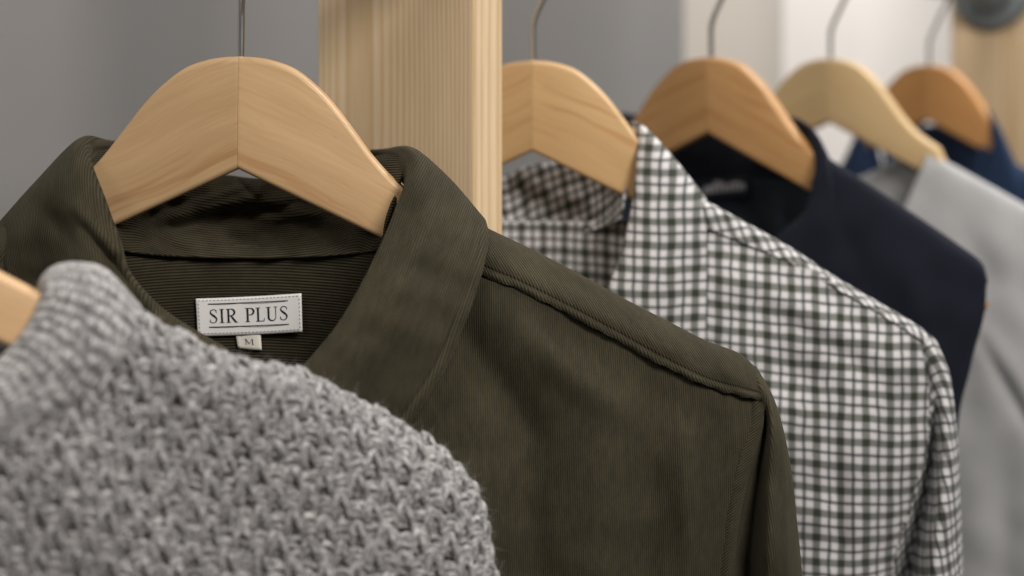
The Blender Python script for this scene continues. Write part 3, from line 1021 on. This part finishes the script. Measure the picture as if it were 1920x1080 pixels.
centres = []
for j in range(-4, 26):
    for i in range(-9, 18):
        cxp, cyp = stitch_centre(i, j)
        if cxp < -440 or cxp > 1040: continue
        near = np.hypot(SIL[:, 0] - cxp, SIL[:, 1] - cyp)
        k = near.argmin()
        sd = ((np.array([cxp, cyp]) - SIL[k]) * SILN[k]).sum()
        if sd < -150 or cyp > 1330: continue
        centres.append((cxp, cyp))
        if sd < -125 or not below_seam(cxp, cyp): continue
        pxmm = 4.95 - .00045 * cxp
        for m, (base, off, key, rad) in enumerate(((lam, (0, 0), 22, 1.32), (lam, (.9, -.6), 22, 1.1), (tuck, (6.9, .6), 16, 1.25), (tuck, (6.9, -2.0), 16, 1.3), (tuck, (6.7, -4.6), 16, 1.2), (tuck * np.array([.62, .8, 1]), (0, -2.2), 16, 1.15))):
            r = np.random.default_rng((i + 50) * 7919 + (j + 50) * 131 + m)
            b = base.copy()
            b[:, 0] *= 1 + r.normal(0, .10); b[:, 1] *= 1 + r.normal(0, .10)
            b[:, 0] += .35 * np.sin(np.linspace(0, 5, len(b)) + r.uniform(0, 6)); b[:, 1] += .3 * np.sin(np.linspace(0, 6, len(b)) + r.uniform(0, 6))
            a = r.normal(0, .14) + .05
            x = b[:, 0] * math.cos(a) - b[:, 1] * math.sin(a) + off[0] + r.normal(0, .4)
            y = b[:, 0] * math.sin(a) + b[:, 1] * math.cos(a) + off[1] + r.normal(0, .4)
            q = np.stack([cxp + x * pxmm, cyp + .10 * x * pxmm - y * pxmm], 1)
            groups[key].append((q, b[:, 2] + r.normal(0, .25) - (.5 if m == 1 else 1.3 if m > 4 else 0), rad * (1 + r.normal(0, .10))))
VV, FF, UU = [], [], []
base = 0
for key, lst in groups.items():
    Q = np.array([g[0] for g in lst]); Wd = np.array([g[1] for g in lst]); Rd = np.array([g[2] for g in lst])
    P = sweater_map(Q, Wd)
    kk = np.sin(np.linspace(0, np.pi, key))
    V, F, uv = tubes(P, Rd[:, None] * MM * (.82 + .22 * kk)[None], 8)
    VV.append(V); FF.append(F + base); UU.append(uv); base += len(V)
    if key == 22: YARN = P
link('raised_stitches', new_mesh('raised_stitches', np.concatenate(VV), np.concatenate(FF), np.concatenate(UU)), M['wool'], sweater)

# the knitted ground the raised stitches grow out of, with its small openings
CEN = np.array(centres)
gx, gy_ = np.meshgrid(np.arange(-430, 1060, 4.0), np.arange(470, 1330, 4.0))
Q = np.stack([gx, gy_], -1)
flat = Q.reshape(-1, 2)
rel = np.empty_like(flat)
for s0 in range(0, len(flat), 20000):
    dd = flat[s0:s0 + 20000, None] - CEN[None]
    k = ((dd[..., 0] / 34) ** 2 + (dd[..., 1] / 30) ** 2).argmin(1)
    rel[s0:s0 + 20000] = dd[np.arange(len(k)), k]
lx = rel[:, 0] / 4.8; ly = -(rel[:, 1] - .10 * rel[:, 0]) / 4.8
hgt = -1.6 + .45 * np.cos(ly * 2 * np.pi / 2.9 + np.abs(lx) * .5) + .35 * lumps(flat[:, 0], flat[:, 1], 22, 77) + .6 * lumps(flat[:, 0], flat[:, 1], 60, 78)
hole = np.exp(-(((lx - 5.4) / 1.5) ** 2 + ((ly - 3.0) / 1.3) ** 2)) + np.exp(-(((lx + 5.4) / 1.5) ** 2 + ((ly - 3.0) / 1.3) ** 2))
hgt -= 2.6 * hole
P = sweater_map(Q, hgt.reshape(gx.shape))
near_i = np.empty(len(flat)); 
for s0 in range(0, len(flat), 20000):
    qq = flat[s0:s0 + 20000]
    d2 = ((qq[:, None] - SIL[None]) ** 2).sum(-1); k = d2.argmin(1)
    near_i[s0:s0 + 20000] = ((qq - SIL[k]) * SILN[k]).sum(1)
ok = (near_i > -120) & (hole < .6) & below_seam(flat[:, 0], flat[:, 1] - 4)
F = grid_faces(*gx.shape)
F = F[ok[F].all(1)]
link('knit_body', new_mesh('knit_body', P, F, np.stack([flat[:, 0] / 4.8, flat[:, 1] / 4.8], -1)), M['wool'], sweater)

# inner side of the sweater behind the hanger
sb = [[(-400, 560, 16), (-100, 640, 18), (150, 640, 16), (300, 640, 10), (560, 715, 6), (760, 830, 6), (880, 940, 5)],
      [(-400, 800, 20), (-100, 840, 20), (150, 850, 20), (330, 860, 20), (560, 900, 18), (740, 950, 12), (895, 1000, 6)],
      [(-400, 1400, 22), (-100, 1400, 22), (150, 1400, 22), (380, 1400, 22), (600, 1400, 20), (780, 1400, 16), (950, 1400, 8)]]
cloth('back_panel', H0, sb, 40, 60, plaincloth('grey_knit_back', (.20, .20, .20), .3, .3), sweater)

collar_c = np.array([
    [(70, 560, 40), (78, 545, 46), (112, 530, 48), (160, 528, 46), (205, 540, 44), (262, 605, 40)],
    [(70, 555, 20), (80, 524, 20), (110, 502, 22), (155, 499, 20), (200, 512, 18), (258, 575, 14)],
    [(72, 560, 8), (84, 522, 2), (110, 504, -2), (155, 503, -6), (200, 520, -6), (262, 584, -2)],
    [(78, 575, 2), (86, 546, -8), (108, 538, -14), (152, 552, -20), (200, 582, -20), (248, 618, -12)],
    [(60, 605, 0), (72, 582, -10), (97, 580, -18), (140, 602, -25), (186, 640, -25), (228, 662, -17)],
    [(36, 645, 0), (48, 624, -12), (76, 626, -21), (116, 656, -29), (154, 696, -28), (186, 714, -19)],
    [(-5, 690, 0), (8, 670, -13), (38, 676, -23), (72, 712, -31), (104, 754, -30), (130, 772, -20)],
    [(-65, 738, 0), (-52, 720, -14), (-24, 730, -25), (2, 766, -33), (22, 808, -31), (36, 826, -21)],
    [(-150, 780, 0), (-140, 764, -14), (-115, 776, -25), (-96, 812, -33), (-84, 850, -31), (-78, 868, -21)],
    [(-320, 810, 0), (-315, 795, -14), (-300, 808, -25), (-290, 842, -33), (-285, 878, -31), (-282, 898, -21)]], float)
collar_c[3:, :, 2] *= np.array([1, 1, .88, .78, .78, .9])


def rib_post(g):
    P = H0.pt(g[..., 0], g[..., 1], g[..., 2])
    mid = P[:, P.shape[1] // 2]
    L = np.concatenate([[0], np.cumsum(np.linalg.norm(np.diff(mid, axis=0), axis=1))]) / MM
    c = np.linspace(0, 1, g.shape[1])[None, :]
    ph = L[:, None] + 1.2 * np.sin(c * 5 + L[:, None] * .05)
    rib = np.cos(2 * np.pi * ph / 4.5)
    st = np.cos(2 * np.pi * c * 17 + np.abs(np.mod(ph / 4.5 + .5, 1) - .5) * 9)
    g[..., 2] -= .6 * rib + .06 * st * (rib > -.3) + .5 * lumps(g[..., 0], g[..., 1], 50, 5)
    return g


cloth('collar', H0, collar_c, 420, 170, M['wool'], sweater, uv='arc', post=rib_post, solid=.002)

# loose fibres standing off the yarn
idx = rng.integers(0, YARN.shape[0], 16000)
pk = rng.integers(3, 19, 16000)
p0 = YARN[idx, pk]
dirs = rng.normal(0, 1, (16000, 3)); dirs[:, 1] = -np.abs(dirs[:, 1]) * .6
dirs /= np.linalg.norm(dirs, axis=1, keepdims=True)
ln = rng.uniform(1.8, 5.2, 16000)[:, None] * MM
bend = rng.normal(0, .35, (16000, 3))
tt = np.linspace(0, 1, 5)
fib = p0[:, None] + dirs[:, None] * ln[:, None] * tt[None, :, None] + bend[:, None] * ln[:, None] * (tt ** 2)[None, :, None]
V, F, uv = tubes(fib, (np.array([.05, .05, .045, .035, .015]) * MM)[None], 3)
o = link('loose_fibre', new_mesh('loose_fibre', V, F, uv), M['fibre'], sweater)
o['kind'] = 'stuff'

# ------------------------------------------------------------------ checked shirt
ging = thing('checked_shirt', 'white shirt with dark green and navy checks right of the post', 'shirt', tuple(at(1000, 114, 830)))
gf = [
    [(1225, 385, -2), (1325, 420, -6), (1400, 448, -8), (1500, 492, -10), (1600, 550, -10), (1680, 602, -8), (1728, 640, -4)],
    [(1225, 520, -14), (1325, 530, -17), (1400, 550, -19), (1500, 590, -19), (1600, 640, -17), (1690, 680, -13), (1748, 720, -4)],
    [(1190, 700, -22), (1325, 708, -25), (1400, 720, -26), (1500, 745, -25), (1600, 780, -22), (1680, 808, -16), (1738, 830, -4)],
    [(1150, 900, -26), (1310, 905, -30), (1395, 910, -30), (1490, 920, -28), (1590, 930, -25), (1665, 935, -16), (1714, 940, -2)],
    [(1120, 1090, -28), (1300, 1090, -32), (1390, 1090, -32), (1480, 1090, -30), (1570, 1090, -26), (1630, 1090, -16), (1670, 1090, -1)],
    [(1110, 1340, -28), (1295, 1340, -33), (1388, 1340, -32), (1475, 1340, -30), (1560, 1340, -26), (1615, 1340, -16), (1650, 1340, 0)]]
gff = [(1380, 520, 1700, 700, 26, -2.5), (1420, 560, 1640, 700, 22, 2.5), (1560, 800, 1580, 1100, 20, 3), (1350, 760, 1360, 1100, 30, -3), (1440, 640, 1445, 1000, 24, -2), (1620, 760, 1600, 1200, 30, -4), (1690, 720, 1650, 1050, 26, 5), (1480, 700, 1470, 1200, 40, 3), (1400, 600, 1560, 760, 40, 2.5)]
cloth('front_panel', H2, gf, 120, 130, M['gingham'], ging, gff, noise=1.1, nscale=110, seed=21, rot=0, shear=.085)
cloth('front_panel', H2, mirror(gf, 1000), 40, 50, M['gingham'], ging)
gy = [
    [(1240, 372, 22), (1322, 405, 22), (1380, 436, 22), (1480, 490, 22), (1560, 540, 22), (1650, 594, 20), (1720, 636, 18), (1752, 665, 12)],
    [(1240, 340, 6), (1322, 379, 5), (1380, 411, 5), (1480, 466, 5), (1560, 518, 5), (1650, 571, 5), (1720, 613, 4), (1756, 646, 2)],
    [(1240, 350, -4), (1324, 386, -6), (1382, 416, -6), (1482, 471, -6), (1562, 524, -6), (1652, 577, -6), (1721, 618, -5), (1754, 649, -3)],
    [(1240, 385, -8), (1326, 428, -10), (1384, 452, -11), (1484, 494, -12), (1566, 540, -12), (1655, 592, -11), (1718, 632, -8), (1745, 655, -5)]]
cloth('shoulder_yoke', H2, gy, 50, 120, M['gingham'], ging, uv='arc', rot=33, noise=.4, seed=22)
cloth('shoulder_yoke', H2, mirror(gy, 1000), 24, 40, M['gingham'], ging, uv='arc', rot=-33)
gs = [
    [(1718, 638, -4), (1730, 630, -4), (1745, 630, -2), (1757, 646, 0), (1745, 662, 14), (1710, 680, 24)],
    [(1744, 716, -5), (1754, 710, -8), (1768, 706, -7), (1781, 712, 0), (1765, 722, 18), (1720, 730, 30)],
    [(1735, 830, -5), (1750, 830, 2), (1772, 825, -15), (1793, 820, 0), (1770, 825, 22), (1720, 830, 34)],
    [(1711, 940, -4), (1735, 938, 6), (1768, 930, -20), (1799, 920, 0), (1775, 925, 24), (1720, 930, 38)],
    [(1667, 1090, -2), (1702, 1090, 10), (1752, 1085, -26), (1803, 1080, 0), (1780, 1080, 28), (1720, 1080, 40)],
    [(1647, 1340, 0), (1690, 1340, 12), (1750, 1340, -28), (1812, 1340, 0), (1790, 1340, 28), (1720, 1340, 40)]]
cloth('sleeve', H2, gs, 120, 90, M['gingham'], ging, uv='arc', rot=16, noise=.6, seed=23)
gc = [
    [(1130, 300, 40), (1138, 268, 36), (1190, 280, 34), (1250, 325, 32), (1300, 375, 30)],
    [(1170, 278, 18), (1172, 240, 16), (1196, 236, 10), (1260, 300, 6), (1318, 368, 6)],
    [(1188, 290, 6), (1197, 252, 0), (1216, 252, -6), (1270, 310, -4), (1324, 386, -2)],
    [(1190, 320, -2), (1197, 296, -12), (1235, 306, -17), (1282, 350, -13), (1324, 420, -9)],
    [(1184, 380, -8), (1191, 368, -20), (1234, 380, -25), (1280, 430, -20), (1323, 480, -14)],
    [(1170, 448, -12), (1177, 440, -25), (1226, 460, -30), (1276, 505, -24), (1323, 550, -18)],
    [(1152, 508, -16), (1160, 500, -30), (1214, 530, -34), (1270, 575, -28), (1322, 615, -22)],
    [(1132, 560, -18), (1139, 552, -33), (1198, 595, -36), (1262, 650, -30), (1321, 690, -25)],
    [(1090, 650, -20), (1100, 640, -35), (1170, 690, -37), (1246, 745, -31), (1315, 790, -27)]]
gc = tuck_stand(gc, 1)
cloth('collar', H2, gc, 110, 90, M['gingham'], ging, [(1240, 330, 1230, 500, 22, 1.5)], uv='plane', shear=.03, noise=.4, nscale=80, seed=24, solid=.0016)
cloth('collar', H2, mirror(gc, 1000), 50, 40, M['gingham'], ging, solid=.0016)
gb = [
    [(810, 262, 20), (860, 300, 46), (930, 345, 56), (1000, 340, 58), (1070, 335, 56), (1130, 285, 46), (1190, 262, 22)],
    [(818, 240, 8), (865, 282, 34), (935, 330, 44), (995, 311, 46), (1060, 300, 44), (1125, 266, 34), (1182, 240, 10)],
    [(830, 300, -2), (872, 345, 24), (938, 372, 34), (1000, 362, 38), (1065, 352, 34), (1130, 340, 24), (1180, 315, -2)],
    [(838, 370, -10), (880, 398, 16), (942, 418, 28), (1004, 424, 32), (1070, 424, 28), (1130, 412, 14), (1168, 390, -12)],
    [(842, 395, -12), (884, 418, 12), (945, 428, 24), (1006, 437, 28), (1072, 438, 24), (1130, 428, 8), (1164, 410, -16)]]
cloth('collar_back', H2, gb, 60, 90, M['gingham'], ging, [(1000, 350, 1120, 390, 16, -5), (960, 345, 1010, 370, 12, 5)], uv='arc', rot=7, noise=.8, nscale=60, seed=25)
gl = [[(x, y, 24 - ((x - 1000) / 180) ** 2 * 20 + (2 if y < 430 else 0)) for x in (800, 880, 940, 1000, 1060, 1120, 1200)] for y in (415, 500, 700, 1000, 1340)]
cloth('yoke_lining', H2, gl, 50, 50, M['gingham'], ging, noise=.4, seed=26)

# ------------------------------------------------------------------ navy jacket
jacket = thing('wool_jacket', 'dark navy wool jacket behind the checked shirt', 'jacket', tuple(at(1333, 108, 990)))
jf = [
    [(1524, 300, 30), (1537, 307, 26), (1620, 360, 24), (1720, 426, 22), (1795, 478, 20), (1832, 508, 16), (1844, 535, 10)],
    [(1526, 284, 8), (1539, 293, 6), (1622, 346, 5), (1722, 411, 4), (1800, 464, 3), (1838, 494, 2), (1849, 526, 0)],
    [(1530, 300, -6), (1545, 308, -10), (1624, 358, -10), (1722, 424, -10), (1798, 478, -9), (1835, 510, -7), (1848, 540, -4)],
    [(1520, 420, -14), (1555, 440, -22), (1622, 470, -22), (1715, 520, -20), (1785, 560, -17), (1825, 580, -11), (1843, 592, -4)],
    [(1420, 620, -26), (1530, 640, -28), (1615, 650, -27), (1700, 665, -25), (1765, 680, -20), (1798, 686, -13), (1817, 690, -4)],
    [(1400, 850, -28), (1520, 850, -30), (1605, 850, -29), (1690, 850, -27), (1750, 850, -22), (1775, 850, -14), (1790, 850, -4)],
    [(1390, 1340, -30), (1510, 1340, -32), (1600, 1340, -30), (1680, 1340, -28), (1740, 1340, -22), (1765, 1340, -14), (1785, 1340, -4)]]
cloth('front_panel', H3, jf, 110, 100, M['navy_wool'], jacket, [(1560, 380, 1620, 520, 30, 3), (1700, 500, 1740, 640, 30, -3)], noise=.8, seed=31, solid=.002)
jl = mirror(jf, 1333); jl[..., 2] *= .7
cloth('front_panel', H3, jl, 40, 40, M['navy_wool'], jacket, solid=.002)
jc = [
    [(1420, 260, 46), (1428, 228, 42), (1460, 240, 40), (1490, 262, 38), (1515, 290, 36)],
    [(1462, 262, 22), (1470, 224, 18), (1494, 226, 12), (1518, 246, 10), (1540, 284, 10)],
    [(1508, 300, 8), (1516, 246, 4), (1532, 258, -4), (1545, 282, -4), (1558, 310, -2)],
    [(1522, 335, 0), (1532, 300, -9), (1550, 312, -14), (1556, 332, -13), (1574, 352, -9)],
    [(1512, 368, -4), (1525, 350, -16), (1554, 370, -20), (1564, 390, -17), (1582, 412, -13)],
    [(1498, 414, -8), (1510, 400, -20), (1532, 418, -26), (1560, 448, -21), (1584, 476, -17)],
    [(1450, 456, -10), (1462, 446, -24), (1504, 478, -29), (1540, 515, -24), (1574, 545, -20)],
    [(1408, 520, -12), (1420, 512, -26), (1470, 550, -31), (1512, 590, -26), (1552, 620, -22)],
    [(1360, 600, -12), (1372, 594, -27), (1430, 640, -32), (1480, 680, -27), (1526, 710, -23)]]
jc = tuck_stand(jc, 1)
cloth('collar', H3, jc, 80, 60, M['navy_wool'], jacket, noise=.4, seed=32, solid=.0026)
cloth('collar', H3, mirror(jc, 1333), 40, 30, M['navy_wool'], jacket, solid=.0026)
jb = [
    [(1165, 240, 20), (1230, 245, 50), (1330, 252, 60), (1420, 252, 52), (1496, 262, 24)],
    [(1166, 212, 10), (1230, 222, 38), (1330, 232, 48), (1420, 232, 40), (1486, 236, 12)],
    [(1180, 260, 0), (1240, 275, 28), (1330, 290, 38), (1420, 288, 30), (1500, 280, 12)],
    [(1195, 330, -4), (1245, 360, 24), (1330, 380, 34), (1420, 375, 26), (1512, 352, 12)]]
cloth('collar_back', H3, jb, 40, 50, M['navy_wool'], jacket, noise=.8, nscale=60, seed=33)
jn = [[(x, y + (0 if y > 400 else 8), 30 - ((x - 1333) / 180) ** 2 * 32) for x in (1150, 1220, 1290, 1350, 1410, 1470, 1530)] for y in (330, 400, 520, 800, 1340)]
cloth('lining', H3, jn, 50, 60, M['lining'], jacket, [(1400, 380, 1440, 520, 20, 5), (1460, 380, 1450, 500, 14, -5)], noise=.8, nscale=60, seed=34)
jlw = lambda p: 30 - ((np.asarray(p, float) - 1333) / 180) ** 2 * 32 - 3.5


def jmap(off):
    def f(s, t):
        s = np.asarray(s, float); t = np.asarray(t, float)
        px = 1312 + s * 90; py = 377 - 8 * s - t * 40
        return H3.pt(px, py, jlw(px) - off)
    return f


jt_ = patch('label', jmap(1.0), 6, 14, M['lining'], jacket)
scrib = []
xx = .08
rj = np.random.default_rng(3)
for k in range(8):
    hgt = rj.uniform(.28, .62)
    scrib.append((np.stack([xx + np.linspace(0, .10, 9) + .02 * np.sin(np.linspace(0, 9, 9)), .35 + hgt * np.abs(np.sin(np.linspace(0, 6.3, 9)))], 1), .045))
    xx += .105
ink('lettering', jmap(1.5), scrib, M['pale_thread'], jt_)

# ------------------------------------------------------------------ light grey sweatshirt
sweat = thing('sweatshirt', 'light grey jersey sweatshirt between the navy jacket and navy shirt', 'sweatshirt', tuple(at(1557, 110, 1180)))
sf = [
    [(1738, 312, 26), (1800, 346, 24), (1862, 380, 24), (1930, 420, 22), (2010, 466, 18), (2100, 540, 8)],
    [(1737, 286, 6), (1800, 320, 5), (1862, 355, 5), (1930, 394, 4), (2012, 440, 3), (2108, 520, 0)],
    [(1736, 296, -8), (1800, 330, -8), (1862, 364, -8), (1930, 402, -8), (2012, 450, -7), (2106, 530, -4)],
    [(1714, 348, -14), (1790, 400, -17), (1860, 450, -18), (1930, 490, -17), (2010, 540, -14), (2100, 600, -6)],
    [(1688, 402, -18), (1780, 500, -23), (1850, 560, -24), (1925, 610, -22), (2000, 650, -18), (2090, 690, -6)],
    [(1640, 470, -22), (1770, 680, -28), (1840, 730, -28), (1920, 780, -26), (1990, 800, -20), (2080, 830, -6)],
    [(1600, 560, -24), (1750, 950, -30), (1830, 960, -30), (1915, 970, -28), (1985, 980, -22), (2075, 990, -6)],
    [(1560, 1000, -26), (1740, 1340, -30), (1825, 1340, -30), (1910, 1340, -28), (1980, 1340, -22), (2070, 1340, -6)]]
sff = [(1840, 640, 1960, 850, 14, 3.5), (1860, 640, 1980, 830, 22, -3), (1880, 850, 1890, 1150, 30, 3.5), (1830, 800, 1820, 1100, 30, -2), (1790, 400, 1850, 520, 30, 2)]
cloth('front_panel', H4, sf, 110, 90, M['grey_jersey'], sweat, sff, noise=.9, seed=41, solid=.0016)
sl = mirror(sf, 1557); sl[..., 2] *= .7
cloth('front_panel', H4, sl, 40, 40, M['grey_jersey'], sweat)
sbk = [[(1370, 300, 4), (1440, 322, 10), (1500, 362, 14), (1557, 378, 16), (1615, 352, 14), (1668, 316, 10), (1740, 290, 4)],
       [(1380, 380, 8), (1440, 400, 12), (1500, 420, 16), (1557, 430, 18), (1615, 420, 16), (1675, 400, 12), (1760, 370, 8)],
       [(1380, 1340, 10), (1440, 1340, 14), (1500, 1340, 16), (1557, 1340, 18), (1615, 1340, 16), (1675, 1340, 14), (1780, 1340, 10)]]
cloth('back_panel', H4, sbk, 50, 50, M['grey_jersey'], sweat, noise=.6, seed=42)
# rib tape along the shoulder seam
tp = cubic(np.array([(1738, 292), (1800, 326), (1862, 360), (1930, 399), (2012, 446), (2100, 525)], float), 60, 0)
tube_obj('shoulder_seam', H4.pt(tp[:, 0], tp[:, 1], np.full(60, -6.)), .0017, M['grey_jersey'], sweat, 8)

# ------------------------------------------------------------------ navy shirt
navy = thing('navy_shirt', 'navy blue cotton shirt farthest along the rail', 'shirt', tuple(at(1742, 122, 1365)))
nf = [
    [(1840, 290, 22), (1890, 320, 20), (1960, 360, 18), (2040, 410, 14), (2120, 480, 6)],
    [(1840, 262, 4), (1892, 300, 4), (1962, 338, 3), (2042, 388, 2), (2124, 460, 0)],
    [(1835, 290, -10), (1890, 325, -12), (1960, 365, -10), (2040, 415, -8), (2122, 490, -4)],
    [(1800, 420, -18), (1880, 450, -22), (1950, 480, -20), (2030, 520, -16), (2110, 570, -6)],
    [(1760, 650, -22), (1870, 670, -28), (1945, 690, -26), (2020, 710, -20), (2095, 730, -6)],
    [(1750, 1340, -24), (1865, 1340, -30), (1940, 1340, -28), (2010, 1340, -20), (2080, 1340, -6)]]
cloth('front_panel', H5, nf, 60, 60, M['navy_cotton'], navy, [(1890, 330, 1900, 520, 12, -4), (1870, 340, 1872, 480, 10, 3)], noise=.8, seed=51)
nl = mirror(nf, 1742); nl[..., 2] *= .8
cloth('front_panel', H5, nl, 40, 40, M['navy_cotton'], navy)
nc_ = [
    [(1806, 240, 40), (1810, 206, 36), (1832, 214, 34), (1856, 240, 32), (1880, 275, 30)],
    [(1830, 245, 16), (1834, 205, 12), (1848, 204, 8), (1868, 232, 6), (1892, 285, 6)],
    [(1845, 270, 4), (1854, 222, -2), (1868, 232, -8), (1886, 272, -6), (1906, 312, -4)],
    [(1848, 300, -4), (1862, 262, -12), (1882, 276, -17), (1902, 316, -14), (1918, 345, -10)],
    [(1840, 330, -8), (1854, 308, -18), (1880, 326, -23), (1902, 362, -19), (1920, 392, -15)],
    [(1812, 376, -10), (1826, 362, -22), (1860, 386, -27), (1888, 420, -22), (1912, 450, -18)],
    [(1770, 430, -12), (1784, 420, -24), (1828, 450, -29), (1864, 486, -24), (1896, 515, -20)]]
nc_ = tuck_stand(nc_, 1)
cloth('collar', H5, nc_, 60, 50, M['navy_cotton'], navy, noise=.4, seed=52, solid=.0022)
ncl = mirror(nc_, 1742)
cloth('collar', H5, ncl, 60, 50, M['navy_cotton'], navy, noise=.4, seed=53, solid=.0022)
nb = [
    [(1636, 240, 20), (1690, 246, 44), (1742, 256, 52), (1796, 246, 44), (1846, 236, 20)],
    [(1640, 212, 8), (1692, 228, 32), (1742, 236, 40), (1794, 226, 32), (1842, 206, 8)],
    [(1650, 270, 0), (1696, 280, 24), (1742, 284, 32), (1790, 278, 24), (1840, 262, -2)],
    [(1660, 420, 0), (1700, 430, 20), (1742, 434, 26), (1786, 430, 20), (1830, 420, -4)],
    [(1660, 1340, 4), (1700, 1340, 20), (1742, 1340, 24), (1786, 1340, 20), (1830, 1340, 4)]]
cloth('collar_back', H5, nb, 50, 50, M['navy_cotton'], navy, noise=.6, nscale=60, seed=54)
